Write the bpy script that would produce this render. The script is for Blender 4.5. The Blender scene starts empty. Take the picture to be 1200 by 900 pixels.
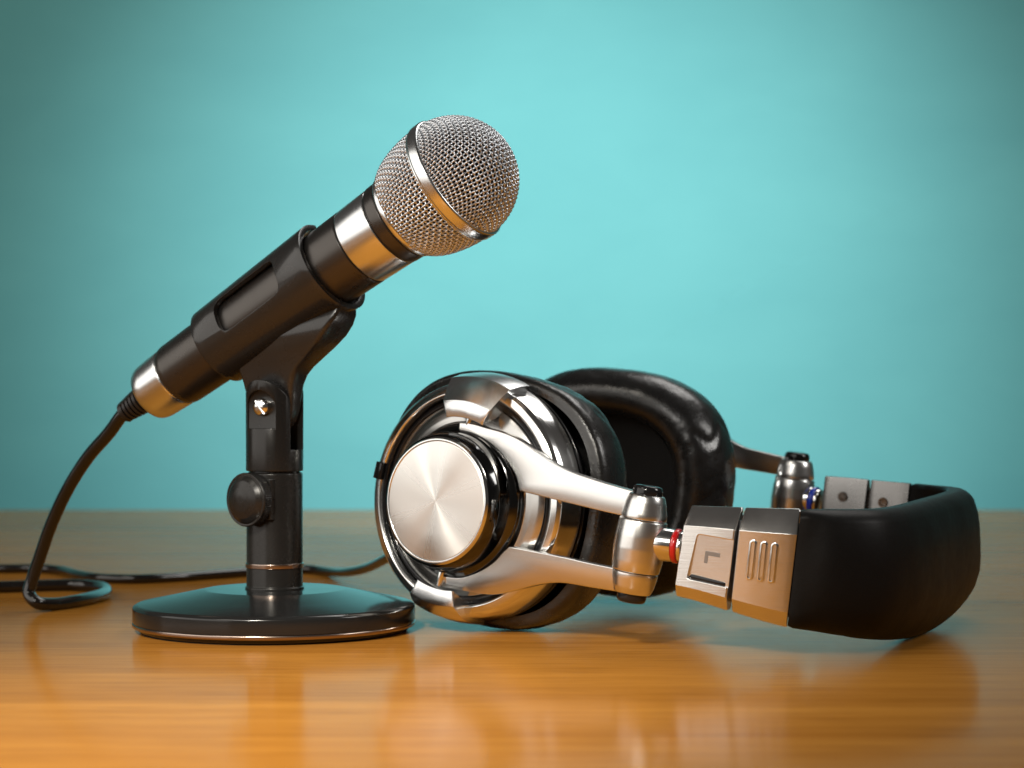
import bpy, bmesh, math, random
from mathutils import Vector, Matrix, noise
random.seed(7)
CM = 0.01
SC = bpy.context.scene
COL = SC.collection
PI = math.pi
V = Vector

# ------------------------------------------------------------------ objects
WORLD = {}

def frame(o, ex=(1, 0, 0), ey=(0, 1, 0), ez=(0, 0, 1)):
    """local frame, origin in cm"""
    ex, ey, ez = V(ex), V(ey), V(ez)
    m = Matrix(((ex.x, ey.x, ez.x, o[0] * CM), (ex.y, ey.y, ez.y, o[1] * CM),
                (ex.z, ey.z, ez.z, o[2] * CM), (0, 0, 0, 1)))
    return m

def ortho(o, ez, hint):
    ez = V(ez).normalized(); ex = V(hint) - ez * V(hint).dot(ez); ex.normalize()
    return frame(o, ex, ez.cross(ex), ez)

def tag(o, label=None, cat=None, group=None, kind=None):
    if label: o['label'] = label
    if cat: o['category'] = cat
    if group: o['group'] = group
    if kind: o['kind'] = kind
    return o

def thing(name, loc, label, cat, group=None):
    o = bpy.data.objects.new(name, None); COL.objects.link(o)
    o.empty_display_size = 0.01
    m = Matrix.Translation(V(loc) * CM)
    o.matrix_basis = m; WORLD[o] = m
    return tag(o, label, cat, group)

def place(ob, M, parent):
    WORLD[ob] = M
    if parent is not None:
        ob.parent = parent
        ob.matrix_basis = WORLD[parent].inverted() @ M
    else:
        ob.matrix_basis = M

def obj(name, geo, mat, parent=None, M=None, smooth=35, sub=0):
    """geo = (verts in local cm, faces) or Mesh in local metres"""
    if M is None: M = Matrix.Identity(4)
    if isinstance(geo, bpy.types.Mesh):
        me = geo; me.name = name
    else:
        me = bpy.data.meshes.new(name)
        vs, fs = geo
        me.from_pydata([(x * CM, y * CM, z * CM) for x, y, z in vs], [], fs)
        bm = bmesh.new(); bm.from_mesh(me)
        bmesh.ops.recalc_face_normals(bm, faces=bm.faces)
        bm.to_mesh(me); bm.free()
    me.materials.clear(); me.materials.append(mat)
    if smooth:
        me.shade_smooth(); me.set_sharp_from_angle(angle=math.radians(smooth))
    else:
        me.shade_flat()
    ob = bpy.data.objects.new(name, me); COL.objects.link(ob)
    place(ob, M, parent)
    if sub:
        s = ob.modifiers.new('sub', 'SUBSURF'); s.levels = sub; s.render_levels = sub
    return ob

def join(*geos):
    vs, fs = [], []
    for v, f in geos:
        n = len(vs); vs += list(v); fs += [tuple(i + n for i in q) for q in f]
    return vs, fs

def xf(geo, M):
    """M in cm (3x3/4x4 with cm translation)"""
    return [tuple(M @ V(p)) for p in geo[0]], geo[1]

# ------------------------------------------------------------------ shapes (local cm)
def lathe(prof, seg=96, closed=False):
    vs, fs, rings = [], [], []
    for r, z in prof:
        if r < 1e-6:
            rings.append([len(vs)]); vs.append((0, 0, z))
        else:
            b = len(vs); rings.append(list(range(b, b + seg)))
            for k in range(seg):
                a = 2 * PI * k / seg; vs.append((r * math.cos(a), r * math.sin(a), z))
    pairs = list(zip(rings, rings[1:]))
    if closed: pairs.append((rings[-1], rings[0]))
    for A, B in pairs:
        for k in range(seg):
            j = (k + 1) % seg
            if len(A) == 1 and len(B) == 1: continue
            if len(A) == 1: fs.append((A[0], B[k], B[j]))
            elif len(B) == 1: fs.append((A[k], B[0], A[j]))
            else: fs.append((A[k], B[k], B[j], A[j]))
    return vs, fs

def rnd(prof, r=0.05, n=3):
    """round the corners of an open (r,z) or closed polygon profile"""
    out = [prof[0]]
    for i in range(1, len(prof) - 1):
        p, a, b = V(prof[i]), V(prof[i - 1]), V(prof[i + 1])
        d1, d2 = (a - p), (b - p)
        rr = min(r, d1.length * .45, d2.length * .45)
        if rr < 1e-4: out.append(tuple(p)); continue
        s, e = p + d1.normalized() * rr, p + d2.normalized() * rr
        for k in range(n + 1):
            t = k / n
            q = s * (1 - t) ** 2 + p * 2 * t * (1 - t) + e * t * t
            out.append(tuple(q))
    out.append(prof[-1])
    return out

def rndpoly(poly, r=0.1, n=4):
    N = len(poly); out = []
    for i in range(N):
        p, a, b = V(poly[i]), V(poly[i - 1]), V(poly[(i + 1) % N])
        d1, d2 = a - p, b - p
        rr = min(r, d1.length * .48, d2.length * .48)
        s, e = p + d1.normalized() * rr, p + d2.normalized() * rr
        for k in range(n + 1):
            t = k / n
            out.append(tuple(s * (1 - t) ** 2 + p * 2 * t * (1 - t) + e * t * t))
    return out

def loft(secs, closed=False, caps=True):
    n = len(secs[0]); vs = []; fs = []
    for s in secs: vs += [tuple(p) for p in s]
    m = len(secs)
    for i in range(m if closed else m - 1):
        a, b = i * n, ((i + 1) % m) * n
        for k in range(n):
            j = (k + 1) % n
            fs.append((a + k, a + j, b + j, b + k))
    if caps and not closed:
        fs.append(tuple(range(n - 1, -1, -1))); fs.append(tuple(range((m - 1) * n, m * n)))
    return vs, fs

def catmull(P, per=10):
    P = [V(p) for p in P]; out = []
    Q = [P[0] * 2 - P[1]] + P + [P[-1] * 2 - P[-2]]
    for i in range(1, len(Q) - 2):
        p0, p1, p2, p3 = Q[i - 1:i + 3]
        def knot(a, b): return max((b - a).length, 1e-4) ** .5
        t1 = knot(p0, p1); t2 = t1 + knot(p1, p2); t3 = t2 + knot(p2, p3)
        for k in range(per):
            t = t1 + (t2 - t1) * k / per
            A1 = p0 * ((t1 - t) / t1) + p1 * (t / t1)
            A2 = p1 * ((t2 - t) / (t2 - t1)) + p2 * ((t - t1) / (t2 - t1))
            A3 = p2 * ((t3 - t) / (t3 - t2)) + p3 * ((t - t2) / (t3 - t2))
            B1 = A1 * ((t2 - t) / t2) + A2 * (t / t2)
            B2 = A2 * ((t3 - t) / (t3 - t1)) + A3 * ((t - t1) / (t3 - t1))
            out.append(B1 * ((t2 - t) / (t2 - t1)) + B2 * ((t - t1) / (t2 - t1)))
    out.append(P[-1])
    return out

def tube(path, r, seg=12, caps=True):
    path = [V(p) for p in path]; secs = []
    up = V((0, 0, 1)); t0 = (path[1] - path[0]).normalized()
    if abs(t0.dot(up)) > .95: up = V((1, 0, 0))
    nx = t0.cross(up).normalized()
    for i, p in enumerate(path):
        t = (path[min(i + 1, len(path) - 1)] - path[max(i - 1, 0)]).normalized()
        nx = (nx - t * nx.dot(t)).normalized(); ny = t.cross(nx)
        rr = r[i] if isinstance(r, (list, tuple)) else r
        secs.append([p + (nx * math.cos(2 * PI * k / seg) + ny * math.sin(2 * PI * k / seg)) * rr for k in range(seg)])
    return loft(secs, caps=caps)

def prism(poly, z0, z1, bev=0.0, n=2):
    """extrude 2D polygon between z0 and z1 with rounded edges (inset rings)"""
    if bev <= 0:
        return loft([[(x, y, z0) for x, y in poly], [(x, y, z1) for x, y in poly]])
    def inset(d):
        N = len(poly); out = []
        area = sum(poly[i - 1][0] * poly[i][1] - poly[i][0] * poly[i - 1][1] for i in range(N))
        sg = 1 if area > 0 else -1
        for i in range(N):
            p, a, b = V(poly[i]), V(poly[i - 1]), V(poly[(i + 1) % N])
            e1 = (p - a).normalized(); e2 = (b - p).normalized()
            n1 = V((-e1.y, e1.x)) * sg; n2 = V((-e2.y, e2.x)) * sg
            m = n1 + n2
            m = m.normalized() if m.length > 1e-5 else n1
            c = max(m.dot(n1), .5)
            out.append(p + m * (d / c))
        return out
    secs = []
    for k in range(n + 1):
        a = PI / 2 * k / n
        ins = bev * (1 - math.sin(a)); z = z0 + bev * (1 - math.cos(a))
        secs.append([(q.x, q.y, z) for q in inset(ins)])
    for k in range(n + 1):
        a = PI / 2 * (1 - k / n)
        ins = bev * (1 - math.sin(a)); z = z1 - bev * (1 - math.cos(a))
        secs.append([(q.x, q.y, z) for q in inset(ins)])
    return loft(secs)

def box(x0, x1, y0, y1, z0, z1, bev=0.0):
    return prism([(x0, y0), (x1, y0), (x1, y1), (x0, y1)], z0, z1, bev)

def cyl(r, z0, z1, bev=0.03, seg=48):
    return lathe(rnd([(0, z0), (r, z0), (r, z1), (0, z1)], bev), seg)

AX = {'x': Matrix(((0, 0, 1), (1, 0, 0), (0, 1, 0))),      # local z -> x
      'y': Matrix(((0, 1, 0), (0, 0, 1), (1, 0, 0))),      # local z -> y
      'z': Matrix.Identity(3)}
def turn(geo, ax, off=(0, 0, 0)):
    return xf(geo, Matrix.Translation(V(off)) @ AX[ax].to_4x4())

def boolean(base, *ops, bevel=0.0):
    """ops: ('DIFFERENCE'|'UNION'|'INTERSECT', geo) -> Mesh (local metres)"""
    def tmp(g):
        me = bpy.data.meshes.new('tmp'); me.from_pydata([tuple(V(p) * CM) for p in g[0]], [], g[1])
        bm = bmesh.new(); bm.from_mesh(me); bmesh.ops.recalc_face_normals(bm, faces=bm.faces); bm.to_mesh(me); bm.free()
        o = bpy.data.objects.new('tmp', me); COL.objects.link(o); return o
    b = tmp(base); ts = []
    for op, g in ops:
        t = tmp(g); ts.append(t)
        m = b.modifiers.new('b', 'BOOLEAN'); m.operation = op; m.object = t; m.solver = 'EXACT'
    if bevel:
        m = b.modifiers.new('v', 'BEVEL'); m.width = bevel * CM; m.segments = 2; m.limit_method = 'ANGLE'
        m.angle_limit = math.radians(40); m.use_clamp_overlap = True
    dg = bpy.context.evaluated_depsgraph_get(); dg.update()
    me = bpy.data.meshes.new_from_object(b.evaluated_get(dg))
    for o in ts + [b]:
        d = o.data; bpy.data.objects.remove(o); bpy.data.meshes.remove(d)
    return me

# ------------------------------------------------------------------ materials
def S(h):
    c = [int(h[i:i + 2], 16) / 255 for i in (0, 2, 4)]
    return tuple(x / 12.92 if x <= .04045 else ((x + .055) / 1.055) ** 2.4 for x in c) + (1,)

class NT:
    def __init__(s, name):
        s.m = bpy.data.materials.new(name); s.m.use_nodes = True
        s.t = s.m.node_tree; s.p = s.t.nodes['Principled BSDF']
    def n(s, typ, **kw):
        nd = s.t.nodes.new(typ)
        for k, v in kw.items():
            if k in nd.inputs: nd.inputs[k].default_value = v
            else: setattr(nd, k, v)
        return nd
    def l(s, a, b): s.t.links.new(a, b)
    def set(s, **kw):
        for k, v in kw.items(): s.p.inputs[k.replace('_', ' ')].default_value = v
        return s

def mat(name, color, metallic=0.0, rough=0.4, coat=0.0, bump=None, rvar=0.0, rscale=60, edge=0.0, aniso=0.0, cvar=0.0):
    """bump = (scale per metre, strength, stretch)"""
    k = NT(name); k.set(Base_Color=color, Metallic=metallic, Roughness=rough)
    if coat: k.set(Coat_Weight=coat, Coat_Roughness=.05)
    tc = k.n('ShaderNodeTexCoord')
    nrm = None
    if edge:
        bv = k.n('ShaderNodeBevel', samples=8); bv.inputs['Radius'].default_value = edge * CM; nrm = bv.outputs[0]
    if bump:
        sc, st, stretch = bump
        mp = k.n('ShaderNodeMapping'); mp.inputs['Scale'].default_value = stretch
        k.l(tc.outputs['Object'], mp.inputs[0])
        nz = k.n('ShaderNodeTexNoise', Scale=sc, Detail=5.0, Roughness=.6); k.l(mp.outputs[0], nz.inputs[0])
        bp = k.n('ShaderNodeBump', Strength=st, Distance=.0004); k.l(nz.outputs[0], bp.inputs['Height'])
        if nrm: k.l(nrm, bp.inputs['Normal'])
        nrm = bp.outputs[0]
    if nrm: k.l(nrm, k.p.inputs['Normal'])
    if rvar:
        nz = k.n('ShaderNodeTexNoise', Scale=rscale, Detail=6.0, Roughness=.65); k.l(tc.outputs['Object'], nz.inputs[0])
        mr = k.n('ShaderNodeMapRange'); mr.inputs[1].default_value = .3; mr.inputs[2].default_value = .7
        mr.inputs[3].default_value = max(rough - rvar, .02); mr.inputs[4].default_value = rough + rvar
        k.l(nz.outputs[0], mr.inputs[0]); k.l(mr.outputs[0], k.p.inputs['Roughness'])
    if aniso: k.set(Anisotropic=aniso)
    return k.m

BLACK = mat('black_anodised_metal', (.095, .088, .082, 1), .8, .29, bump=(2600, .06, (1, 1, 1)), rvar=.05)
CLIPM = mat('black_clip_plastic', (.026, .025, .024, 1), 0, .27, coat=.35, bump=(2200, .05, (1, 1, 1)), rvar=.05, edge=.03)
STANDM = mat('black_painted_metal', (.020, .019, .018, 1), .25, .27, bump=(1500, .05, (1, 1, 1)), rvar=.05, edge=.03)
BASEM = mat('black_lacquered_base', (.013, .013, .013, 1), 0, .15, bump=(900, .02, (1, 1, 1)), rvar=.03)
CHROME = mat('polished_steel', (.86, .86, .85, 1), 1, .15, rvar=.025)
SATIN = mat('satin_steel', (.85, .845, .83, 1), 1, .26)
PLATE = mat('brushed_slider_steel', (.85, .84, .82, 1), 1, .25, rvar=.03, edge=.03, bump=(700, .05, (.05, .05, 3)))
WIRE = mat('grille_wire_steel', (.86, .89, .93, 1), 1, .32)
DCHROME = mat('dark_chrome', (.30, .29, .28, 1), 1, .10, rvar=.03)
MICST = mat('satin_nickel', (.85, .87, .88, 1), 1, .24)
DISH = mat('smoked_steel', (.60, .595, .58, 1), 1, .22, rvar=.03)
SHADEPL = mat('shaded_slider_steel', (.21, .205, .20, 1), 1, .27, rvar=.04, edge=.03, bump=(700, .05, (.05, .05, 3)))  # same slider steel, duller reflection of the far side darkened into its colour
BLKCHR = mat('black_chrome', (.10, .10, .10, 1), 1, .09, rvar=.03)
GLOSSB = mat('glossy_black_plastic', (.010, .010, .011, 1), 0, .12, rvar=.03, edge=.012)
FOAM = mat('black_foam', (.008, .008, .008, 1), 0, .9)
FABRIC = mat('black_speaker_cloth', (.006, .006, .006, 1), 0, .95, bump=(3000, .3, (1, 1, 1)))
CABLE = mat('black_cable_rubber', (.012, .010, .009, 1), 0, .13, coat=.4, rvar=.04, rscale=90)
BOOT = mat('black_boot_rubber', (.020, .018, .017, 1), 0, .38)
BRONZE = mat('bronze_trim', (.42, .33, .28, 1), 1, .22)
RED = mat('red_enamel', (.55, .01, .012, 1), 0, .15, coat=.6)
BLUE = mat('blue_enamel', (.01, .05, .60, 1), 0, .15, coat=.6)
GREY = mat('grey_print', (.25, .22, .20, 1), .3, .5)

def leather(name, scale, col=.014, spec=.85, r0=.22, r1=.36, wr=.35):
    k = NT(name); k.set(Base_Color=(col, col * .97, col * .95, 1), Roughness=.34, Specular_IOR_Level=spec)
    tc = k.n('ShaderNodeTexCoord')
    vo = k.n('ShaderNodeTexVoronoi', Scale=scale); vo.feature = 'DISTANCE_TO_EDGE'; k.l(tc.outputs['Object'], vo.inputs[0])
    n2 = k.n('ShaderNodeTexNoise', Scale=scale * .12, Detail=6.0, Roughness=.6); k.l(tc.outputs['Object'], n2.inputs[0])
    b1 = k.n('ShaderNodeBump', Strength=.12, Distance=.0002); k.l(vo.outputs['Distance'], b1.inputs['Height'])
    b2 = k.n('ShaderNodeBump', Strength=wr, Distance=.0014); k.l(n2.outputs[0], b2.inputs['Height']); k.l(b1.outputs[0], b2.inputs['Normal'])
    k.l(b2.outputs[0], k.p.inputs['Normal'])
    mr = k.n('ShaderNodeMapRange'); mr.inputs[1].default_value = .3; mr.inputs[2].default_value = .7
    mr.inputs[3].default_value = r0; mr.inputs[4].default_value = r1
    k.l(n2.outputs[0], mr.inputs[0]); k.l(mr.outputs[0], k.p.inputs['Roughness'])
    return k.m
LEATHER = leather('black_pad_leather', 900)
BANDM = leather('black_band_leather', 1500, .008, .14, .42, .48, .10)

def radial_brushed():
    k = NT('radially_brushed_steel'); k.set(Base_Color=(.86, .835, .80, 1), Metallic=1.0, Roughness=.30, Anisotropic=.85)
    tg = k.n('ShaderNodeTangent'); tg.direction_type = 'RADIAL'; tg.axis = 'Z'
    k.l(tg.outputs[0], k.p.inputs['Tangent'])
    tc = k.n('ShaderNodeTexCoord'); sp = k.n('ShaderNodeSeparateXYZ'); k.l(tc.outputs['Object'], sp.inputs[0])
    at = k.n('ShaderNodeMath', operation='ARCTAN2'); k.l(sp.outputs[1], at.inputs[0]); k.l(sp.outputs[0], at.inputs[1])
    le = k.n('ShaderNodeVectorMath', operation='LENGTH'); k.l(tc.outputs['Object'], le.inputs[0])
    cb = k.n('ShaderNodeCombineXYZ'); ml = k.n('ShaderNodeMath', operation='MULTIPLY'); ml.inputs[1].default_value = .15
    k.l(at.outputs[0], ml.inputs[0]); k.l(ml.outputs[0], cb.inputs[0]); k.l(le.outputs['Value'], cb.inputs[1])
    cs_ = k.n('ShaderNodeMath', operation='COSINE'); m3 = k.n('ShaderNodeMath', operation='MULTIPLY'); m3.inputs[1].default_value = 6.0
    k.l(at.outputs[0], m3.inputs[0]); k.l(m3.outputs[0], cs_.inputs[0])
    mr_ = k.n('ShaderNodeMapRange'); mr_.inputs[1].default_value = -1; mr_.inputs[3].default_value = .27; mr_.inputs[4].default_value = .34
    k.l(cs_.outputs[0], mr_.inputs[0]); k.l(mr_.outputs[0], k.p.inputs['Roughness'])
    nz = k.n('ShaderNodeTexNoise', Scale=4200.0, Detail=3.0); k.l(cb.outputs[0], nz.inputs[0])
    bp = k.n('ShaderNodeBump', Strength=.06, Distance=.0001); k.l(nz.outputs[0], bp.inputs['Height'])
    k.l(bp.outputs[0], k.p.inputs['Normal'])
    return k.m
BRUSHED = radial_brushed()

def wood():
    k = NT('varnished_wood')
    tc = k.n('ShaderNodeTexCoord')
    def nz(scale3, detail, rough=.55, dist=0.0):
        mp = k.n('ShaderNodeMapping'); mp.inputs['Scale'].default_value = scale3; k.l(tc.outputs['Object'], mp.inputs[0])
        x = k.n('ShaderNodeTexNoise', Scale=1.0, Detail=detail, Roughness=rough, Distortion=dist); k.l(mp.outputs[0], x.inputs[0])
        return x.outputs[0]
    a = nz((5, 130, 1), 6.0, .6, .25); b = nz((1.6, 26, 1), 3.0); c = nz((30, 700, 1), 3.0)
    r1 = k.n('ShaderNodeValToRGB'); k.l(a, r1.inputs[0])
    r1.color_ramp.elements[0].position = .32; r1.color_ramp.elements[0].color = WOOD0
    r1.color_ramp.elements[1].position = .68; r1.color_ramp.elements[1].color = WOOD1
    mx = k.n('ShaderNodeMix', data_type='RGBA', blend_type='MULTIPLY'); mx.inputs['Factor'].default_value = 1.0
    r2 = k.n('ShaderNodeValToRGB'); k.l(b, r2.inputs[0])
    r2.color_ramp.elements[0].position = .35; r2.color_ramp.elements[0].color = (.84, .80, .76, 1)
    r2.color_ramp.elements[1].position = .65; r2.color_ramp.elements[1].color = (1, 1, 1, 1)
    k.l(r1.outputs[0], mx.inputs[6]); k.l(r2.outputs[0], mx.inputs[7])
    mx2 = k.n('ShaderNodeMix', data_type='RGBA', blend_type='MULTIPLY'); mx2.inputs['Factor'].default_value = .6
    r3 = k.n('ShaderNodeValToRGB'); k.l(c, r3.inputs[0])
    r3.color_ramp.elements[0].position = .33; r3.color_ramp.elements[0].color = (.55, .5, .45, 1)
    r3.color_ramp.elements[1].position = .5; r3.color_ramp.elements[1].color = (1, 1, 1, 1)
    k.l(mx.outputs[2], mx2.inputs[6]); k.l(r3.outputs[0], mx2.inputs[7])
    k.l(mx2.outputs[2], k.p.inputs['Base Color'])
    k.set(Roughness=.16, IOR=1.06)
    mr = k.n('ShaderNodeMapRange'); mr.inputs[3].default_value = .12; mr.inputs[4].default_value = .20
    k.l(b, mr.inputs[0]); k.l(mr.outputs[0], k.p.inputs['Roughness'])
    bp = k.n('ShaderNodeBump', Strength=.02, Distance=.0002); k.l(a, bp.inputs['Height']); k.l(bp.outputs[0], k.p.inputs['Normal'])
    return k.m
WOOD0 = (.46, .188, .028, 1); WOOD1 = (.57, .248, .042, 1)
WOOD = wood()

def teal():
    k = NT('teal_painted_wall'); k.set(Roughness=.75)
    k.p.inputs['Specular IOR Level'].default_value = .2
    tc = k.n('ShaderNodeTexCoord')
    mp = k.n('ShaderNodeMapping'); mp.inputs['Scale'].default_value = (5, 1, 11); k.l(tc.outputs['Object'], mp.inputs[0])
    nz = k.n('ShaderNodeTexNoise', Scale=1.0, Detail=7.0, Roughness=.6, Distortion=.3); k.l(mp.outputs[0], nz.inputs[0])
    r = k.n('ShaderNodeValToRGB'); k.l(nz.outputs[0], r.inputs[0])
    r.color_ramp.elements[0].position = .28; r.color_ramp.elements[0].color = (.134, .457, .486, 1)
    r.color_ramp.elements[1].position = .72; r.color_ramp.elements[1].color = (.154, .507, .530, 1)
    k.l(r.outputs[0], k.p.inputs['Base Color'])
    n3 = k.n('ShaderNodeTexNoise', Scale=300.0, Detail=4.0); k.l(tc.outputs['Object'], n3.inputs[0])
    bp = k.n('ShaderNodeBump', Strength=.15, Distance=.001); k.l(n3.outputs[0], bp.inputs['Height']); k.l(bp.outputs[0], k.p.inputs['Normal'])
    return k.m
TEAL = teal()

# ------------------------------------------------------------------ camera
F, HH, CY = 2500.0, 9.05, 455.0
def px(x, y, D):
    return V(((x - 600) / F * D, D, HH - (y - CY) / F * D))
def on_table(x, y, z):
    return px(x, y, F * (HH - z) / (y - CY))

# ------------------------------------------------------------------ setting
w = obj('wall', box(-260, 260, 0, 6, -90, 54), TEAL, None, frame((0, 172, 0)), smooth=0); tag(w, kind='structure')
t = obj('table', box(-150, 150, -32, 159, -4, 0, .35), WOOD, None, frame((0, 0, 0)))
tag(t, 'glossy orange-brown wooden table top with fine straight grain in front of teal wall', 'table')

# ------------------------------------------------------------------ microphone stand
SX, SY = -8.9, 80.0
stand = thing('microphone_stand', (SX, SY, 0), 'short black desk stand with round weighted base and angled clip holding the microphone', 'microphone stand')
FS = frame((SX, SY, 0))
base = obj('base', lathe(rnd([(0, .06), (5.05, .06), (5.1, .2), (5.22, .22), (5.22, .36), (5.26, .38), (5.26, .93), (5.12, 1.02), (3.8, 1.29),
        (2.60, 1.54), (0, 1.55)], .06), 160), BASEM, stand, FS, smooth=50)
obj('base_ring', lathe(rnd([(5.0, .2), (5.245, .2), (5.275, .24), (5.275, .33), (5.245, .37), (5.0, .37)], .02), 160, True), BRONZE, base, FS)
obj('base_foot', lathe([(0, 0), (4.95, 0), (4.95, .1), (0, .1)], 96), FOAM, base, FS)
m2 = V((.764, -.40, 0)).normalized()                 # plan direction of the microphone
kk = V((m2.y, -m2.x, 0))                             # axis of the hinge screw, towards the viewer
if kk.y > 0: kk = -kk
pole = obj('pole', lathe(rnd([(0, 1.5), (1.10, 1.5), (1.10, 1.62), (1.05, 1.64), (1.05, 5.86), (1.0, 5.9), (.96, 5.9), (.96, 6.05), (0, 6.05)], .04), 64), STANDM, stand, FS)
obj('pole_ring', lathe(rnd([(.9, 2.33), (1.075, 2.33), (1.085, 2.36), (1.085, 2.49), (1.075, 2.52), (.9, 2.52)], .02), 64, True), BRONZE, pole, FS)
# fork joint: local x = kk (screw axis), y = m2, z = up
FK = frame((SX, SY, 0), kk, V((0, 0, 1)).cross(kk), (0, 0, 1))
arch = [(-1.3, 5)] + [(1.3, 5)] + [(1.3, 8.2)]
R_EAR = 1.0; ZS = 8.36
arch = [(-1.2, 5.0), (1.2, 5.0), (1.15, 7.2)] + [(R_EAR * math.cos(a), ZS + R_EAR * math.sin(a)) for a in [PI * i / 24 for i in range(25)]] + [(-1.15, 7.2)]
fork = boolean(lathe(rnd([(0, 5.96), (1.06, 5.96), (1.07, 6.0), (1.08, 9.6), (0, 9.6)], .03), 64),
               ('INTERSECT', turn(prism(arch, -2, 2), 'x')),
               ('DIFFERENCE', turn(prism(rndpoly([(-3, 6.75), (3, 6.75), (3, 12), (-3, 12)], .02), -.42, .42), 'x')),
               ('DIFFERENCE', turn(prism([(-.62, 7.55), (.62, 7.55)] + [(.62 * math.cos(a), ZS + .62 * math.sin(a)) for a in [PI * i / 20 for i in range(21)]], .80, 2), 'x')),
               bevel=.05)
fk = obj('hinge_fork', fork, STANDM, stand, FK, smooth=40)
# slotted screw
SCR = frame((SX + kk.x * .80, SY + kk.y * .80, ZS), V((0, 0, 1)).cross(kk), (0, 0, 1), kk)
scr = boolean(lathe([(0, -.1), (.34, -.1), (.34, .12), (.30, .19), (.18, .25), (0, .27)], 40),
              ('DIFFERENCE', xf(box(-.6, .6, -.035, .035, .15, .5), Matrix.Rotation(math.radians(-52), 4, 'Z'))))
obj('screw', scr, CHROME, fk, SCR, smooth=40)
# height knob
kn = V((-.62, -.785, 0)).normalized()
KN = frame((SX, SY, 4.93), V((0, 0, 1)).cross(kn), (0, 0, 1), kn)
def knurl(r, z0, z1, n=72, d=.03):
    secs = []
    for z in (z0, z1):
        secs.append([((r - (d if k % 2 else 0)) * math.cos(PI * k / n), (r - (d if k % 2 else 0)) * math.sin(PI * k / n), z) for k in range(2 * n)])
    return loft(secs)
kb = obj('knob', lathe(rnd([(0, 1.42), (.98, 1.42), (1.0, 1.46), (1.0, 1.53), (.95, 1.56), (.90, 1.53), (.86, 1.58), (.7, 1.70), (.45, 1.79), (.2, 1.83), (0, 1.84)], .03), 64), STANDM, stand, KN, smooth=40)
obj('knob_grip', knurl(.975, 1.12, 1.44), STANDM, kb, KN, smooth=0)
obj('knob_boss', join(cyl(.45, .9, 1.15, .02), box(-.75, .75, -.75, .75, .55, 1.02, .08)), STANDM, kb, KN)

# clip: shell round the microphone, window in its side, web down to the hinge
e = V((.764, -.40, .491)).normalized()
A0 = V((SX, SY, 11.96)) + V((.764, -.40, .506)).normalized() * 8.96 - e * 8.96
side = e.cross(V((0, 0, 1))).normalized()            # horizontal, towards the viewer if y < 0
if side.y > 0: side = -side
topd = side.cross(e) if side.cross(e).z > 0 else e.cross(side)
# local frame: z = e, x = side (to viewer), y = z cross x
MF = frame(A0, side, e.cross(side), e)
ysgn = 1 if e.cross(side).z > 0 else -1               # local +y points up when ysgn = 1
def ang(deg):                                          # 0 = towards viewer, 90 = up
    a = math.radians(deg); return V((math.cos(a), ysgn * math.sin(a), 0))
# shell: open along the upper far side
def shell():
    a0, a1, n = 98, 98 - 318, 84
    zs = [-2.81, -2.6, -1.5, 0, 1.5, 2.7, 3.0]
    def rad(z): return 1.55 + (z + 2.81) / 5.8 * .26
    secs = []
    for i in range(n + 1):
        d = ang(a0 + (a1 - a0) * i / n)
        ring = []
        for z in zs: ring.append(d * rad(z) + V((0, 0, z)))
        for z in reversed(zs): ring.append(d * (rad(z) - .23) + V((0, 0, z)))
        secs.append(ring)
    return loft(secs)
wd = ang(16)
wy = V((0, 0, 1)).cross(wd)
WM = Matrix(((0, wy.x, wd.x, 0), (0, wy.y, wd.y, 0), (1, wy.z, wd.z, 0), (0, 0, 0, 1)))   # local x -> e, z -> outward
window = xf(prism(rndpoly([(-1.55, -.72), (1.62, -.72), (1.62, .72), (-1.55, .72)], .45, 6), .6, 2.6), WM)
clipm = boolean(shell(), ('DIFFERENCE', window), bevel=.06)
clip = obj('clip', clipm, CLIPM, stand, MF, smooth=40)
# web between clip and hinge, thin plate with a flared top: sections normal to the vertical
ZD = V((0, 0, 1))
def web():
    secs = []
    hinge = V((SX, SY, ZS))
    # (height z, s_back, s_front along plan direction m2, half thickness)
    rows = [(7.5, -.55, .55, .40), (7.9, -.85, .85, .41), (8.3, -.98, .98, .41), (8.75, -1.05, 1.02, .42), (9.2, -1.12, 1.08, .52), (9.55, -1.2, 1.2, .60),
            (9.85, -1.3, 1.45, .66), (10.2, -1.35, 1.85, .74), (10.6, -1.2, 2.30, .85), (11.0, -.9, 2.68, .98), (11.4, -.2, 2.98, .98), (11.75, .6, 3.20, .84), (12.05, 1.6, 3.30, .66), (12.4, 2.4, 3.32, .5)]
    for z, b, f, h in rows:
        poly = rndpoly([(b, -h), (f, -h * .92), (f, h * .92), (b, h)], min(.22, h * .45), 4)
        secs.append([hinge + m2 * x + kk * y + ZD * (z - ZS) for x, y in poly])
    return loft(secs)
wb = web()
WI = WORLD[stand].inverted()
wbl = ([tuple(V(p) - V((SX, SY, 0))) for p in wb[0]], wb[1])
# keep the web outside the bore of the clip
bore = lathe([(0, -6), (1.45, -6), (1.69, 6), (0, 6)], 64)
bore_w = [tuple((MF @ (V(p) * CM)) / CM - V((SX, SY, 0))) for p in bore[0]]
webm = boolean(wbl, ('DIFFERENCE', (bore_w, bore[1])), bevel=.04)
obj('clip_bracket', webm, CLIPM, stand, FS, smooth=50)

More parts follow.
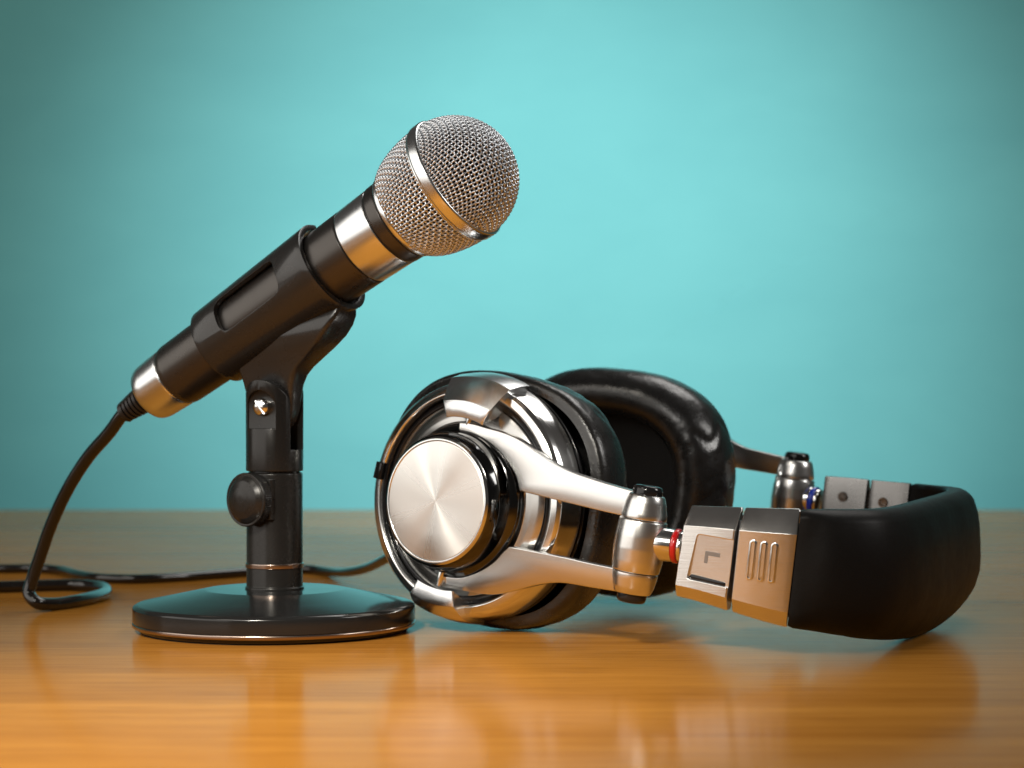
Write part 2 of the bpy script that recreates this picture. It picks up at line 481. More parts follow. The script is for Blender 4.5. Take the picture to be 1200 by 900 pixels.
# ------------------------------------------------------------------ microphone
MB = A0 + e * 8.96
mic = thing('microphone', tuple(A0), 'black handheld microphone with round silver wire mesh head, tilted up in the stand clip', 'microphone')
body = obj('body', lathe(rnd([(0, -5.15), (1.17, -5.15), (1.23, -5.05), (1.26, -4.9), (1.305, -2.8), (1.52, 4.40), (1.49, 4.44), (0, 4.44)], .03), 96), BLACK, mic, MF)
obj('tail_collar', lathe(rnd([(0, -6.66), (.62, -6.66), (1.05, -6.62), (1.15, -6.30), (1.20, -5.3), (1.20, -5.12), (0, -5.12)], .22), 96), MICST, mic, MF)
obj('collar', lathe(rnd([(0, 4.46), (1.49, 4.46), (1.52, 4.50), (1.57, 5.86), (1.52, 5.9), (0, 5.9)], .03), 96), MICST, mic, MF)
obj('neck_ring', lathe(rnd([(0, 5.92), (1.56, 5.92), (1.59, 5.98), (1.61, 6.40), (1.56, 6.44), (0, 6.44)], .03), 96), BLACK, mic, MF)
RB = 2.31
# centre of the ball in the axis frame: z = 8.96
def bowl_r(z):         # radius of the mesh below the equator
    t = (8.96 - z) / 2.3
    return 1.62 + (RB - 1.62) * max(0, 1 - abs(t) ** 2.0) ** .62
obj('grille_flange', lathe(rnd([(0, 6.46), (1.62, 6.46), (1.70, 6.52), (1.71, 6.66), (1.62, 6.78), (0, 6.78)], .04), 96), MICST, mic, MF)
obj('foam_liner', lathe([(0, 6.7)] + [(bowl_r(6.7 + i * .226) - .14, 6.7 + i * .226) for i in range(11)] +
     [((RB - .14) * math.cos(a), 8.96 + (RB - .14) * math.sin(a)) for a in [PI / 2 * i / 16 for i in range(1, 16)]] + [(0, 8.96 + RB - .14)], 64), FOAM, mic, MF)
WR = .052
def fwire(pts, nrms, r, seg=6):
    """fast wire: pts with surface normals"""
    secs = []
    for i, p in enumerate(pts):
        t = (pts[min(i + 1, len(pts) - 1)] - pts[max(i - 1, 0)]).normalized()
        ny = nrms[i]; nx = t.cross(ny)
        secs.append([p + (nx * math.cos(2 * PI * k / seg) + ny * math.sin(2 * PI * k / seg)) * r for k in range(seg)])
    return loft(secs, caps=False)
def dome():
    geos = []
    step = .075; N = 23; rot = math.radians(14)
    tmax = PI / 2 - .03
    for fam in (0, 1):
        for i in range(-N, N + 1):
            c = (i + .5) * step
            lim = math.sqrt(max(0, tmax ** 2 - c * c))
            if lim < step: continue
            pts, nr = [], []
            q = -lim; qs = []
            h = step / 4
            n0 = math.ceil(-lim / h); n1 = math.floor(lim / h)
            for j in range(n0, n1 + 1):
                u = j * h
                x, y = (u, c) if fam == 0 else (c, u)
                ca, sa = math.cos(rot), math.sin(rot); x, y = x * ca - y * sa, x * sa + y * ca
                th = math.hypot(x, y); ph = math.atan2(y, x)
                d = V((math.sin(th) * math.cos(ph), math.sin(th) * math.sin(ph), math.cos(th)))
                cell = u / step - .5
                wv = math.cos(PI * cell) * (1 if (i % 2 == 0) else -1) * (1 if fam == 0 else -1)
                pts.append(d * (RB - .045 + wv * .032) + V((0, 0, 8.96))); nr.append(d)
            geos.append(fwire(pts, nr, WR * .80))
    return join(*geos)
obj('grille_dome', dome(), WIRE, mic, MF, smooth=180)
def bowl():
    geos = []
    n = 92; z0, z1 = 6.72, 8.88
    rows = 14
    # horizontal hoops and vertical staves, woven
    dz = (z1 - z0) / rows
    for i in range(rows):
        z = z0 + dz * (i + .5); R = bowl_r(z) - .03
        sl = (bowl_r(z + .02) - bowl_r(z - .02)) / .04
        pts, nr = [], []
        for j in range(n * 4 + 1):
            a = 2 * PI * j / (n * 4)
            d = V((math.cos(a), math.sin(a), 0)); nn = V((d.x, d.y, -sl)).normalized()
            wv = math.cos(PI * j / 4 ) * (1 if i % 2 else -1)
            pts.append(d * R + V((0, 0, z)) + nn * wv * .032); nr.append(nn)
        geos.append(fwire(pts, nr, WR))
    for k in range(n):
        a0 = 2 * PI * k / n
        pts, nr = [], []
        for j in range(rows * 4 + 1):
            z = z0 + dz * j / 4; a = a0 + .0 * j
            R = bowl_r(z) - .03; sl = (bowl_r(z + .02) - bowl_r(z - .02)) / .04
            d = V((math.cos(a), math.sin(a), 0)); nn = V((d.x, d.y, -sl)).normalized()
            wv = -math.cos(PI * (j / 4 - .5)) * (1 if k % 2 == 0 else -1)
            ii = j / 4 - .5
            wv = math.cos(PI * ii) * (1 if k % 2 == 0 else -1)
            pts.append(d * R + V((0, 0, z)) + nn * wv * .032); nr.append(nn)
        geos.append(fwire(pts, nr, WR * .9))
    return join(*geos)
obj('grille_bowl', bowl(), WIRE, mic, MF, smooth=180)
obj('grille_band', lathe(rnd([(2.15, 8.66), (2.33, 8.66), (2.37, 8.70), (2.37, 8.76), (2.41, 8.80), (2.41, 9.14), (2.35, 9.20), (2.15, 9.20)], .03), 128, True), MICST, mic, MF)

# ------------------------------------------------------------------ microphone cable
b0 = A0 + e * -6.7; b1 = A0 + e * -8.05
cab = thing('microphone_cable', tuple(b1), 'black cable with ribbed end plugged into the microphone tail, looping on the table', 'cable')
rc = .26
pts = [b1 + e * .6, b1, px(128, 507, 83.8), px(103, 536, 84.6), px(79, 574, 85.3), px(60, 615, 85.9), px(47, 652, 86.3), px(37, 682, 86.5),
       px(34, 696, 86.45), px(43, 706, 86.2)]
pts += [on_table(x, y, rc) for x, y in [(62, 708), (90, 704), (114, 698.5), (124.5, 693), (117, 688), (90, 685.5), (55, 686), (10, 687.5), (-80, 690), (-240, 694), (-900, 700)]]
FCb = frame((0, 0, 0))
obj('cord', tube(catmull(pts, 14), rc, 16), CABLE, cab, FCb, smooth=60)
def boot():
    prof = [(0, -8.05), (.38, -8.05)]
    out = [(0, -8.05), (.36, -8.05), (.42, -8.0)]
    z = -7.93
    rr = lambda z: .40 + (z + 8.05) / 1.4 * .20
    for i in range(6):
        out += [(rr(z), z), (rr(z), z + .115), (rr(z) - .15, z + .125), (rr(z) - .15, z + .195)]; z += .205
    out += [(rr(z), z), (.62, -6.6), (0, -6.6)]
    return out
# ribs are cut on two sides only: a solid spine along the boot joins them
d_ = ang(48); t_ = V((0, 0, 1)).cross(d_)
def spine_sec(z, r): return [d_ * r0 + t_ * w + V((0, 0, z)) for r0, w in ((.1, -.13), (r, -.12), (r, .12), (.1, .13))]
bt = obj('strain_relief', join(lathe(boot(), 48), loft([spine_sec(-8.0, .405), spine_sec(-6.62, .605)])), BOOT, cab, MF, smooth=30)

# ------------------------------------------------------------------ headphones
hp = thing('headphones', (8.2, 80, 0), 'large silver and black over-ear headphones lying on their side with black leather headband', 'headphones')

PAD = [(4.30, -2.20), (4.62, -2.25), (4.74, -2.45), (4.78, -2.9), (4.77, -3.4), (4.70, -3.9), (4.52, -4.35), (4.25, -4.72), (3.90, -4.94), (3.55, -4.96),
       (3.22, -4.80), (2.98, -4.5), (2.86, -4.1), (2.84, -3.5), (2.90, -2.9)]
def pad_geo(seed, YO=0):
    seg = 180; vs, fs = [], []
    n = len(PAD)
    # smooth profile
    pr = [tuple(p) for p in catmull([(r, 0, z) for r, z in PAD], 3)]
    n = len(pr)
    rng = random.Random(seed)
    creases = [(rng.uniform(0, 2 * PI), rng.uniform(.015, .045), rng.uniform(.01, .035)) for _ in range(30)]
    for k in range(seg):
        a = 2 * PI * k / seg
        sq = (abs(math.cos(a)) ** 2.5 + abs(math.sin(a)) ** 2.5) ** -.4
        for i, (r, _, z) in enumerate(pr):
            w_ = math.sin(PI * i / (n - 1))
            d = 0
            for ca, wd_, dp in creases:
                da = (a - ca + PI) % (2 * PI) - PI + .08 * math.sin(i * .5 + ca * 7)
                d -= dp * math.exp(-(da / wd_) ** 2)
            d += .06 * noise.noise(V((math.cos(a) * 2.2, math.sin(a) * 2.2, z * .5 + seed * 10)))
            d += .02 * noise.noise(V((math.cos(a) * 9, math.sin(a) * 9, z * 2 + seed)))
            rr = (r * sq) + d * w_ * (1 if i < n * .5 else .15)
            zz = z - (d * w_ * .5 if .3 < i / n < .9 else 0)
            vs.append((rr * math.cos(a) * 1.085, rr * math.sin(a) + YO, -1.82 + (zz + 2.2) * .95))
    for k in range(seg):
        j = (k + 1) % seg
        for i in range(n - 1):
            fs.append((k * n + i, k * n + i + 1, j * n + i + 1, j * n + i))
    return vs, fs

def arc_block(r0f, r1f, r0b, r1b, half_deg, tf, tb, at=90, bev=.05, tm=-.30):
    """block bent round the cup axis; front face at tf spans r0f..r1f, back at tb spans r0b..r1b"""
    n = 14
    def sec(t, r0, r1, shrink=0.0):
        hd = math.radians(half_deg) - shrink / r1
        A = [math.radians(at) - hd + 2 * hd * i / n for i in range(n + 1)]
        # the ends are cut parallel to the middle radius, a little slanted
        return [(r1 - shrink) * V((math.cos(a), math.sin(a), 0)) + V((0, 0, t)) for a in A] + \
               [(r0 + shrink) * V((math.cos(a), math.sin(a), 0)) + V((0, 0, t)) for a in reversed([math.radians(at) + (x - math.radians(at)) * .92 for x in A])]
    return loft([sec(tf, r0f, r1f, bev), sec(tf - bev * .35, r0f, r1f, bev * .3), sec(tf - bev, r0f + .01, r1f + .03, 0), sec((tf + tm) / 2, r0f + .15, r1f + (r1b - .22 - r1f) * .55, 0), sec(tm, r0f + .3, r1b - .22, 0), sec((tm + tb) / 2, r0b - .2, r1b - .06, 0), sec(tb + bev, r0b, r1b, 0), sec(tb, r0b, r1b, bev)])

UP = [(-.28, 2.52), (-.30, 2.80), (.3, 2.84), (.9, 2.80), (1.81, 2.74), (2.49, 2.60), (3.15, 2.36), (3.95, 2.09), (4.89, 1.88), (6.12, 1.75), (7.33, 1.67), (8.385, 1.62),
      (8.385, .74), (7.04, .72), (5.84, .74), (4.35, .77), (2.87, .80), (2.58, 1.32), (1.98, 1.86), (1.24, 2.27), (.4, 2.49)]
LO = [(-.15, -2.92), (-.15, -3.33), (.91, -3.26), (2.19, -3.13), (3.17, -2.78), (4.34, -2.33), (5.3, -2.08), (6.75, -1.98), (8.385, -1.86),
      (8.385, -1.08), (6.59, -1.13), (5.38, -1.14), (4.12, -1.18), (2.87, -1.22), (2.60, -1.48), (2.23, -1.9), (1.54, -2.41), (.71, -2.8)]
def smooth_poly(poly, keep, per=5):
    """catmull through a closed polygon, restarting at the kept (sharp) corners"""
    N = len(poly); out = []
    ks = sorted(keep)
    for a, b in zip(ks, ks[1:] + [ks[0] + N]):
        seg = [(*poly[i % N], 0) for i in range(a, b + 1)]
        if len(seg) == 2: out.append(poly[a % N]); continue
        out += [(p.x, p.y) for p in catmull(seg, per)[:-1]]
    return out

def make_cup(C, n, u, P, seed, L):
    q = 1.0 if seed == 1 else .93
    """C = centre of the yoke plane, n = outward, u = towards the pivot P"""
    n = V(n).normalized(); u = V(u); u = (u - n * u.dot(n)).normalized()
    M = frame(C, u, n.cross(u), n)
    cup = obj('ear_cup', lathe(rnd([(0, -.20), (2.72, -.20), (2.86, -.38), (3.1, -.41), (3.35, -.47), (3.58, -.56), (3.60, -.80), (3.80, -.85), (3.90, -.88), (4.0, -1.0), (4.2, -1.9), (4.3, -2.3), (3.0, -2.9), (0, -2.9)], .04), 128), DISH, hp, M)
    obj('rim', lathe(rnd([(3.86 * q, -.9), (3.90 * q, -.42), (3.98 * q, -.36), (4.22 * q, -.42), (4.34 * q, -.54), (4.40 * q, -.75), (4.54 * q, -1.50), (4.44 * q, -1.66), (4.0 * q, -1.66)], .03), 160, True), CHROME, cup, M)
    obj('groove_ring', lathe(rnd([(3.585, -.85), (3.60, -.60), (3.66, -.56), (3.78, -.66), (3.855, -.72), (3.86, -.85)], .03), 128, True), GLOSSB, cup, M)
    obj('rim_gasket', lathe(rnd([(4.0, -1.62), (4.34, -1.66), (4.34, -1.72), (4.52, -1.74), (4.52, -1.86), (4.40, -1.88), (4.2, -2.0)], .03), 128, True), GLOSSB, cup, M)
    obj('ear_pad', pad_geo(seed, .05 if seed == 1 else -.05), LEATHER, cup, M, smooth=180)
    obj('speaker_cloth', lathe([(0, -3.0), (2.0, -3.05), (3.0, -3.15)], 64), FABRIC, cup, M)
    MD = M @ Matrix.Translation(V((-.05, -.10, 0)) * CM)
    obj('dial', lathe(rnd([(0, -1.0), (2.92, -1.0), (2.90, -.30), (2.80, -.06), (2.60, .10), (2.56, .12), (2.54, .70), (2.40, 1.06), (2.20, 1.14), (0, 1.14)], .06), 128), BLKCHR, cup, MD)
    obj('dial_edge', lathe(rnd([(2.18, 1.02), (2.38, 1.02), (2.30, 1.13), (2.27, 1.175), (2.20, 1.18), (2.17, 1.15)], .02), 128, True), CHROME, cup, MD)
    obj('dial_plate', lathe(rnd([(0, 1.08), (2.185, 1.08), (2.185, 1.145), (2.16, 1.16), (1.2, 1.165), (0, 1.168)], .01), 128), BRUSHED, cup, MD)
    for at in (89, -93):
        ab = arc_block(3.00, 3.66, 3.85 * q, 4.76 * q, 17.5, .36, -1.45, at) if at > 0 else arc_block(3.36, 3.98, 3.9 * q, 4.66 * q, 15.5, .30, -1.6, at)
        obj('clasp', ab, MICST, cup, M, smooth=30)
        a = math.radians(at)
        obj('pivot_pin', xf(cyl(.13, 2.75, 3.3, .02, 20), Matrix.Rotation(a, 4, 'Z') @ AX['x'].to_4x4()), CHROME, cup, M)
        obj('clasp_lug', xf(box(-.5, .5, -.5, .5, 0, .55, .06), Matrix.Rotation(a + math.radians(-18 if at > 0 else 18), 4, 'Z') @ Matrix.Translation(V((3.95, 0, -1.75)))), GLOSSB, cup, M)
    obj('rim_notch', xf(box(-.14, .16, -.32, .32, 0, .36, .05), Matrix.Rotation(PI * .97, 4, 'Z') @ Matrix.Translation(V((4.02, 0, -.50)))), GLOSSB, cup, M)
    # yoke: two flat arms from the pins to the pivot
    ky = L / 8.385
    def fit(poly):
        return [(x if x < 2.9 else 2.9 + (x - 2.9) * (L - 2.9) / (8.385 - 2.9), y) for x, y in poly]
    up = smooth_poly(fit(UP), [0, 1, 11, 12, 16]); lo = smooth_poly(fit(LO), [0, 1, 8, 9, 13])
    ykg = join(prism(up, -.20, .20, .04, 3), prism(lo, -.20, .20, .04, 3))
    ykg = ([(x, y, z - (.025 * (y + .17) if y > 0 else -.19 * (y + 1.5) - .03)) for x, y, z in ykg[0]], ykg[1])
    yk = obj('yoke', ykg, SATIN, hp, M, smooth=35)
    # pivot: local y axis of the cup frame is the hinge axis
    up_sign = 1 if (n.cross(u)).z > 0 else -1
    PM = M @ Matrix.Translation(V((L, -.17, 0)) * CM) @ AX['y'].to_4x4()
    ring_u = lathe(rnd([(0, .93), (.80, .93), (.79, 1.1), (.70, 1.55), (.62, 1.76), (.5, 1.80), (0, 1.80)], .05), 48)
    ring_l = lathe(rnd([(0, -.93), (.80, -.93), (.79, -1.1), (.72, -1.45), (.64, -1.66), (.5, -1.70), (0, -1.70)], .05), 48)
    obj('yoke_knuckle', ring_u, SATIN, yk, PM); obj('yoke_knuckle', ring_l, SATIN, yk, PM)
    for s in (1, -1):
        e0 = 1.7 if s > 0 else 1.6; cp = lathe(rnd([(0, e0 * s), (.53, e0 * s), (.52, (e0 + .27) * s), (.46, (e0 + .38) * s), (.3, (e0 + .41) * s), (0, (e0 + .41) * s)], .05), 40)
        obj('pivot_cap', cp, GLOSSB, yk, PM)
    return M

C1 = V((-2.05, 78.5, 4.98)); P1 = V((4.65, 73.6, 3.75))
u1 = (P1 - C1); L1 = u1.length; u1.normalize()
n1 = V((-.58, -.812, .057)); n1 = (n1 - u1 * n1.dot(u1)).normalized()
L1 -= .27
M1 = make_cup(C1, n1, u1, P1, 1, L1)
P2 = V((11.72, 89.4, 4.22)); L2 = 6.95
n2 = V((.45, .893, .0)).normalized()
u2 = V((.893 * .988, -.45 * .988, -.12)).normalized()
C2 = P2 - u2 * L2
M2 = make_cup(C2, n2, u2, P2, 2, L2)

# ---- head band, in plan: u from the pivots to the crown, a from near to far
bu = V((.913, -.407, 0)); ba = V((.407, .913, 0)); mid = V((8.18, 81.5, 0))
HB = 8.65
def bp(u, a, z): return mid + bu * u + ba * a + V((0, 0, z))
plan = [(.95, -HB), (2.0, -HB - .03), (3.1, -HB - .06), (4.2, -HB - .02), (5.2, -HB + .12), (6.4, -HB + .62), (7.4, -HB + 1.6), (7.86, -HB + 3.1), (8.06, -HB + 5.2), (8.10, -1.2), (8.10, 0)]
plan = plan + [(u, -a) for u, a in reversed(plan[:-1])]
pl = catmull([(u, a, 0) for u, a in plan], 12)
arc = [0]
for p, q in zip(pl, pl[1:]): arc.append(arc[-1] + (q - p).length)
TOT = arc[-1]
def at_s(s):
    s = min(max(s, 0), TOT)
    for i in range(len(arc) - 1):
        if arc[i + 1] >= s:
            t = (s - arc[i]) / max(arc[i + 1] - arc[i], 1e-6); p = pl[i].lerp(pl[i + 1], t); d = (pl[i + 1] - pl[i]).normalized(); return p, d
    return pl[-1], (pl[-1] - pl[-2]).normalized()
def lerp_tab(tab, x):
    if x <= tab[0][0]: return tab[0][1]
    for (a, va), (b, vb) in zip(tab, tab[1:]):
        if x <= b:
            t = (x - a) / (b - a); return va + (vb - va) * (t * t * (3 - 2 * t) if True else t)
    return tab[-1][1]
SL0, SL1 = 4.30, TOT - 4.05                              # arc length where the leather starts and ends
ztop = [(0, 5.02), (SL0, 5.0), (TOT * .3, 4.92), (TOT * .5, 5.02), (SL1, 5.15), (TOT, 5.45)]
zbot = [(0, 2.10), (SL0, .98), (TOT * .27, .50), (TOT * .34, .28), (TOT * .42, .08), (TOT * .48, 0.0), (TOT * .55, 0.0), (TOT * .66, .3), (SL1, 1.35), (TOT, 2.45)]
def zt(s):
    return lerp_lin(ztop, s)
def lerp_lin(tab, x):
    for (a, va), (b, vb) in zip(tab, tab[1:]):
        if x <= b: return va + (vb - va) * max(0, (x - a) / (b - a))
    return tab[-1][1]
def ztops(s): return sum(lerp_lin(ztop, s + d * .35) for d in range(-4, 5)) / 9
def zbots(s): return sum(lerp_lin(zbot, s + d * .35) for d in range(-4, 5)) / 9
def sec_at(s, prof):
    """prof: list of (outward offset, height fraction 0..1)"""
    p, d = at_s(s); out = V((d.y, -d.x, 0))
    z0, z1 = zbots(s), ztops(s)
    sh = .13 * math.cos(PI * s / TOT)
    res = []
    for o, h in prof:
        z = z0 + (z1 - z0) * h; q = sh * (z - 3.2)
        res.append(bp(p.x + out.x * o + d.x * q, p.y + out.y * o + d.y * q, z))
    return res

def leather_prof(s):
    k = min(1, max(0, (s - SL0) / 1.2)) * min(1, max(0, (SL1 - s) / 1.2)); k = k * k * (3 - 2 * k)
    to = .42 + .10 * k; ti = .30 + .12 * k
    H = ztops(s) - zbots(s); r = .55 + .25 * k
    pts = []
    # outer face bulges; rounded top and bottom
    m = 10
    def corner(cx, ch, rx, rh, a0, a1):
        return [(cx + rx * math.cos(a), (ch + rh * math.sin(a)) / H) for a in [a0 + (a1 - a0) * i / m for i in range(m + 1)]]
    rx = min(.42, to)
    pts += corner(to - rx, H - r * .55, rx, r * .55, 0, PI / 2)
    pts += corner(-ti + .25, H - .22, .25, .22, PI / 2, PI)
    pts += corner(-ti + .25, .22, .25, .22, PI, 1.5 * PI)
    lowr = .5 + .5 * k
    pts += corner(to - rx, lowr, rx, lowr, 1.5 * PI, 2 * PI)
    # crown bulge along the outer face
    out = []
    for o, h in pts:
        b = .16 * k * math.sin(PI * min(max(h, 0), 1)) if o > 0 else 0
        out.append((o + b, h))
    # add vertices along the long faces
    res = []
    N = len(out)
    for i in range(N):
        a, c = out[i], out[(i + 1) % N]; res.append(a)
        dh = abs(c[1] - a[1])
        if dh > .12:
            for j in range(1, 6):
                t = j / 6; h = a[1] + (c[1] - a[1]) * t; o = a[0] + (c[0] - a[0]) * t
                if a[0] > 0: o = (to + .16 * k * math.sin(PI * h))
                res.append((o, h))
    return [(o - k * (.70 * max(0, (.38 - h) / .38) ** 2 + .3 * max(0, (h - .7) / .3) ** 2), h) for o, h in res]
secs = []
ns = 110
base_prof_n = None
for i in range(ns + 1):
    s = SL0 + (SL1 - SL0) * i / ns
    pr = leather_prof(s)
    sc = 1.0
    e_ = min(s - SL0, SL1 - s)
    if e_ < .12: sc = .90 + .10 * math.sqrt(max(0, 1 - (1 - e_ / .12) ** 2))
    pr = [(o * sc, .5 + (h - .5) * (1 - (1 - sc) * .25)) for o, h in pr]
    # slack crease below the top edge at the near end
    if base_prof_n is None: base_prof_n = len(pr)
    if len(pr) != base_prof_n: raise RuntimeError('profile count')
    row = []
    for (o, h) in pr:
        if o > .2:
            q = (s - SL0)
            o -= .05 * math.exp(-((h - .80 + .012 * q) / .05) ** 2) * min(1, q / .8) * max(0, 1 - q / 7.5)
            o += .035 * noise.noise(V((s * .6, h * 2.5, 3.3)))
        row.append((o, h))
    secs.append(sec_at(s, row))
def loc(g):
    o = V((8.2, 80, 0)); return ([tuple(V(p) - o) for p in g[0]], g[1])
FH = frame((8.2, 80, 0))
band = obj('headband', loc(loft(secs)), BANDM, hp, FH, smooth=60)
# inner cushion: two ribs of padding on the inside of the leather
cs = []
for i in range(81):
    s = SL0 + .5 + (SL1 - SL0 - 1.0) * i / 80
    e_ = min(i, 80 - i) / 6; k = min(1, e_) ** .5 if e_ < 1 else 1
    pr = []
    for j in range(24):
        a = 2 * PI * j / 24
        h = .5 + .40 * math.copysign(abs(math.sin(a)) ** .45, math.sin(a)) * (.8 + .2 * k)
        o = -.42 - .26 * k * max(0, math.cos(a)) ** .5 if math.cos(a) > 0 else -.30
        pr.append((o, h))
    cs.append(sec_at(s, pr))
obj('headband_cushion', loc(loft(cs)), LEATHER, band, FH, smooth=60)

# ---- steel sliders at both ends
def slider(s0, s1, prof, steps=10, bev=.05, tilt=0.0):
    ss = [s0, s0 + bev * .3, s0 + bev] + [s0 + bev + (s1 - s0 - 2 * bev) * i / steps for i in range(1, steps)] + [s1 - bev, s1 - bev * .3, s1]
    out = []
    for i, s in enumerate(ss):
        k = {0: .86, 1: .95, len(ss) - 1: .86, len(ss) - 2: .95}.get(i, 1)
        out.append(sec_at(s, [(o * k + tilt * (1 - (s - s0) / (s1 - s0) * .6) * (.5 - h) * 2, .5 + (h - .5) * (1 - (1 - k) * .12)) for o, h in prof]))
    return loft(out)
CH = [(.36, .79), (.36, .13), (.10, .005), (.07, 0), (-.28, 0), (-.32, .02), (-.32, .985), (-.30, 1), (-.20, 1), (-.17, .995)]
def plate_frame(s, h, out_off=.36, flip=1):
    """frame on the outer face of a slider: x along the band, y up, z outwards (origin cm)"""
    p, d = at_s(s); o = V((d.y, -d.x, 0))
    P = bp(p.x + o.x * out_off, p.y + o.y * out_off, zbots(s) + (ztops(s) - zbots(s)) * h)
    X = (bu * d.x + ba * d.y).normalized(); Z = (bu * o.x + ba * o.y).normalized()
    dz = ((zbots(s + .2) * (1 - h) + ztops(s + .2) * h) - (zbots(s - .2) * (1 - h) + ztops(s - .2) * h)) / .4
    X = (X + V((0, 0, dz))).normalized()
    return frame(P, X, Z.cross(X), Z)
sA = (0.34, 2.22); sB = (2.36, SL0 - .02)
for far in (False, True):
    a, b = (sA, sB) if not far else ((TOT - sA[1] + .05, TOT - sA[0] + .05), (SL1 + .02, TOT - sA[1] - .05))
    ga = loc(slider(*a, CH, tilt=0 if far else .10))
    if not far:
        PF = plate_frame(1.46, .47)
        inner = rndpoly([(-.70, -.80), (.9, -.86), (.9, .77), (-.55, .77)], .12, 4)
        iw = prism(inner, -.075, .5)
        iw = ([tuple((FH.inverted() @ PF @ (V(p) * CM)) / CM) for p in iw[0]], iw[1])
        ga = boolean(ga, ('DIFFERENCE', iw))
    A = obj('slider', ga, SHADEPL if far else PLATE, hp, FH, smooth=25)
    B = obj('slider', loc(slider(*b, CH, tilt=0 if far else -.07)), SHADEPL if far else PLATE, hp, FH, smooth=25)
    CI = [(-.02, .88), (.06, .8), (.06, .12), (-.2, .08), (-.2, .88)]
    lo_, hi_ = min(a[0], b[0]), max(a[1], b[1])
    obj('slider_core', loc(slider(lo_ + .4, hi_ - .1, CI)), GLOSSB, A, FH, smooth=25)
    obj('slider_core', loc(slider(hi_ - .5 if not far else lo_ - .1, hi_ + .3 if not far else lo_ + .4, CI)), GLOSSB, B, FH, smooth=25)
    if not far:
        # framed panel with the letter L lying on its side
        obj('panel_slot', prism(rndpoly([(-.69, -.82), (.66, -.87), (.66, -.70), (-.62, -.62)], .07, 3), -.09, -.045, .01), GLOSSB, A, PF, smooth=30)
        obj('letter_mark', prism([(-.20, -.17), (-.08, -.17), (-.08, .10), (.34, .10), (.34, .24), (-.20, .24)], -.10, -.062), GREY, A, PF, smooth=0)
        # three raised oblong slots
        for i in range(3):
            SF = plate_frame(2.92 + i * .36, .53)
            o = .68
            pill = lambda r, hh: [(r * math.cos(t_), hh + r * math.sin(t_)) for t_ in [PI * i_ / 12 for i_ in range(13)]] + [(r * math.cos(t_), -hh + r * math.sin(t_)) for t_ in [PI + PI * i_ / 12 for i_ in range(13)]]
            rg = boolean(prism(pill(.13, o - .12), -.05, .075, .03), ('DIFFERENCE', prism(pill(.07, o - .12), -.01, .3)))
            obj('slot_rib', rg, CHROME, B, SF, smooth=40)
    else:
        for q, par in (((b[0] + b[1]) / 2 + .1, B), ((a[0] + a[1]) / 2 - .1, A)):
            SF = plate_frame(q, .76, -.335)
            SFm = SF @ Matrix.Rotation(PI, 4, 'Y')
            obj('screw', lathe([(.0, .0), (.10, .0), (.13, .05), (.19, .05), (.21, .02), (.21, -.1), (0, -.1)], 32), DCHROME, par, SFm, smooth=40)

# ---- barrels of the pivots and the rods to the sliders
for M, L, s_end, ringm, far in ((M1, L1, 0.30, RED, False), (M2, L2, TOT - .25, BLUE, True)):
    PM = M @ Matrix.Translation(V((L, -.17, 0)) * CM) @ AX['y'].to_4x4()
    bar = obj('hinge_barrel', lathe(rnd([(0, -.91), (.82, -.91), (.88, -.55), (.905, -.1), (.89, .35), (.83, .91), (0, .91)], .06), 64), SATIN, hp, PM)
    p, d = at_s(s_end)
    off = V((d.y, -d.x)) * -.12; p = V((p.x + off.x, p.y + off.y))
    end = bp(p.x, p.y, zbots(s_end) * .46 + ztops(s_end) * .54) if not far else bp(p.x, p.y, zbots(s_end) * .35 + ztops(s_end) * .65)
    org = (M @ Matrix.Translation(V((L, -.17 + (.15 if not far else -.15), 0)) * CM)).translation / CM
    dirv = end - org; ln = dirv.length; dirv.normalize()
    RF = ortho(tuple(org), dirv, (0, 0, 1))
    obj('rod', lathe(rnd([(0, .2), (.60, .5), (.56, ln - .30), (.50, ln - .28), (.50, ln - .10), (.53, ln - .08), (.53, ln + .06), (0, ln + .06)], .04), 48), CHROME, bar, RF)
    obj('rod_ring', lathe(rnd([(.4, ln - .28), (.57, ln - .28), (.60, ln - .24), (.60, ln - .14), (.57, ln - .10), (.4, ln - .10)], .03), 48, True), ringm, bar, RF)

# ------------------------------------------------------------------ headphone cable
hr = .22
hcab = thing('headphone_cable', (-20, 100, 0), 'long black cable lying across the table behind the stand to the left ear cup', 'cable')
hpts = [on_table(x, y, hr) for x, y in [(-900, 664), (-220, 667), (-60, 667), (0, 666.5), (45, 666.3), (70, 668), (92, 673.5), (120, 677.5), (160, 678.5), (205, 676.5), (255, 673), (295, 670),
                                        (335, 667.3), (360, 667), (385, 670)]]
hpts += [px(410, 670, 99), px(430, 665.5, 96.5), px(452, 655, 93), px(480, 640, 89.5), px(515, 622, 86), px(540, 612, 83.2)]
obj('cord', tube(catmull(hpts, 12), hr, 16), CABLE, hcab, frame((0, 0, 0)), smooth=60)

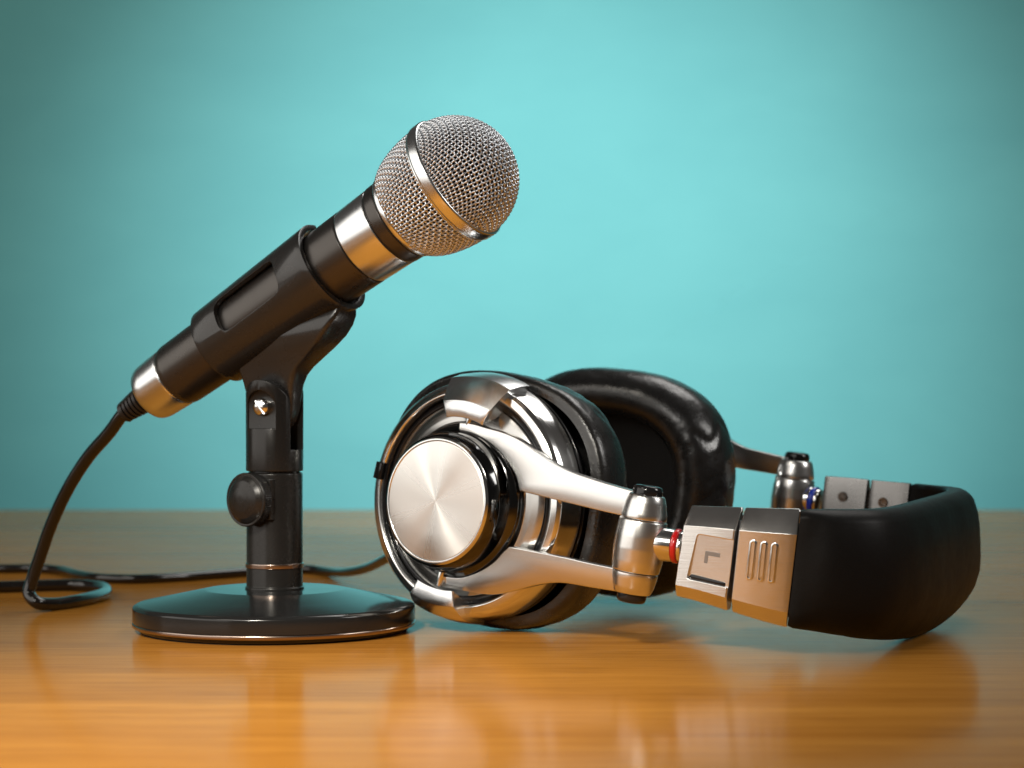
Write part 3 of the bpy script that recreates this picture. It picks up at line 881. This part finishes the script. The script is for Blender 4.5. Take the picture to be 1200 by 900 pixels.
# ------------------------------------------------------------------ light
def area(name, loc, target, sx, sy, power, color=(1, 1, 1), spread=180):
    d = bpy.data.lights.new(name, 'AREA'); d.shape = 'RECTANGLE'; d.size = sx * CM; d.size_y = sy * CM
    d.energy = power; d.color = color; d.spread = math.radians(spread)
    o = bpy.data.objects.new(name, d); COL.objects.link(o)
    o.location = V(loc) * CM
    o.rotation_euler = (V(target) - V(loc)).to_track_quat('-Z', 'Y').to_euler()
    return o
WARM = (1, .93, .85)
def spot(name, loc, target, power, deg, soft, color=(1, 1, 1)):
    d = bpy.data.lights.new(name, 'SPOT'); d.energy = power; d.spot_size = math.radians(deg); d.spot_blend = 1.0
    d.shadow_soft_size = soft; d.color = color
    o = bpy.data.objects.new(name, d); COL.objects.link(o)
    o.location = V(loc) * CM
    o.rotation_euler = (V(target) - V(loc)).to_track_quat('-Z', 'Y').to_euler()
    return o
area('key_softbox', (-112, 24, 54), (-2, 78, 14), 165, 98, 7.6, (1, .95, .88))
area('top_softbox', (48, 152, 120), (2, 78, 2), 75, 50, 4.6, (1, .97, .93))
area('side_softbox', (105, 55, 70), (8, 80, 4), 32, 32, 1.2, (1, .97, .93), 110)
area('front_softbox', (-45, -25, 72), (0, 80, 6), 34, 34, 2.1, (1, .97, .92))
spot('table_vignette_spot', (-26, -12, 60), (-8, 61, 0), 64, 23, .05, (1, .93, .80))  # added unseen spot, its narrow pool imitates vignetting across the table
spot('fill_lamp', (-60, 30, 95), (-4, 82, 0), 3.5, 60, .15, (1, .92, .80))
spot('wall_lamp', (2, 95, 33), (4, 172, 16), 28, 70, .06)

wd_ = bpy.data.worlds.new('World'); SC.world = wd_; wd_.use_nodes = True
bg = wd_.node_tree.nodes['Background']; bg.inputs[0].default_value = (.55, .5, .46, 1); bg.inputs[1].default_value = .08

# ------------------------------------------------------------------ camera
cd = bpy.data.cameras.new('camera'); cam = bpy.data.objects.new('camera', cd); COL.objects.link(cam)
cam.location = (0, 0, HH * CM); cam.rotation_euler = (PI / 2, 0, 0)
cd.sensor_width = 36; cd.lens = F / 1200 * 36; cd.shift_y = (CY - 450) / 1200
cd.clip_start = .01; cd.clip_end = 50
cd.dof.use_dof = True; cd.dof.focus_distance = .745; cd.dof.aperture_fstop = 15
SC.camera = cam
SC.view_settings.view_transform = 'Standard'; SC.view_settings.look = 'None'
SC.view_settings.exposure = 0; SC.view_settings.gamma = 1
SC.render.engine = 'CYCLES'
SC.cycles.use_denoising = True
SC.cycles.max_bounces = 8
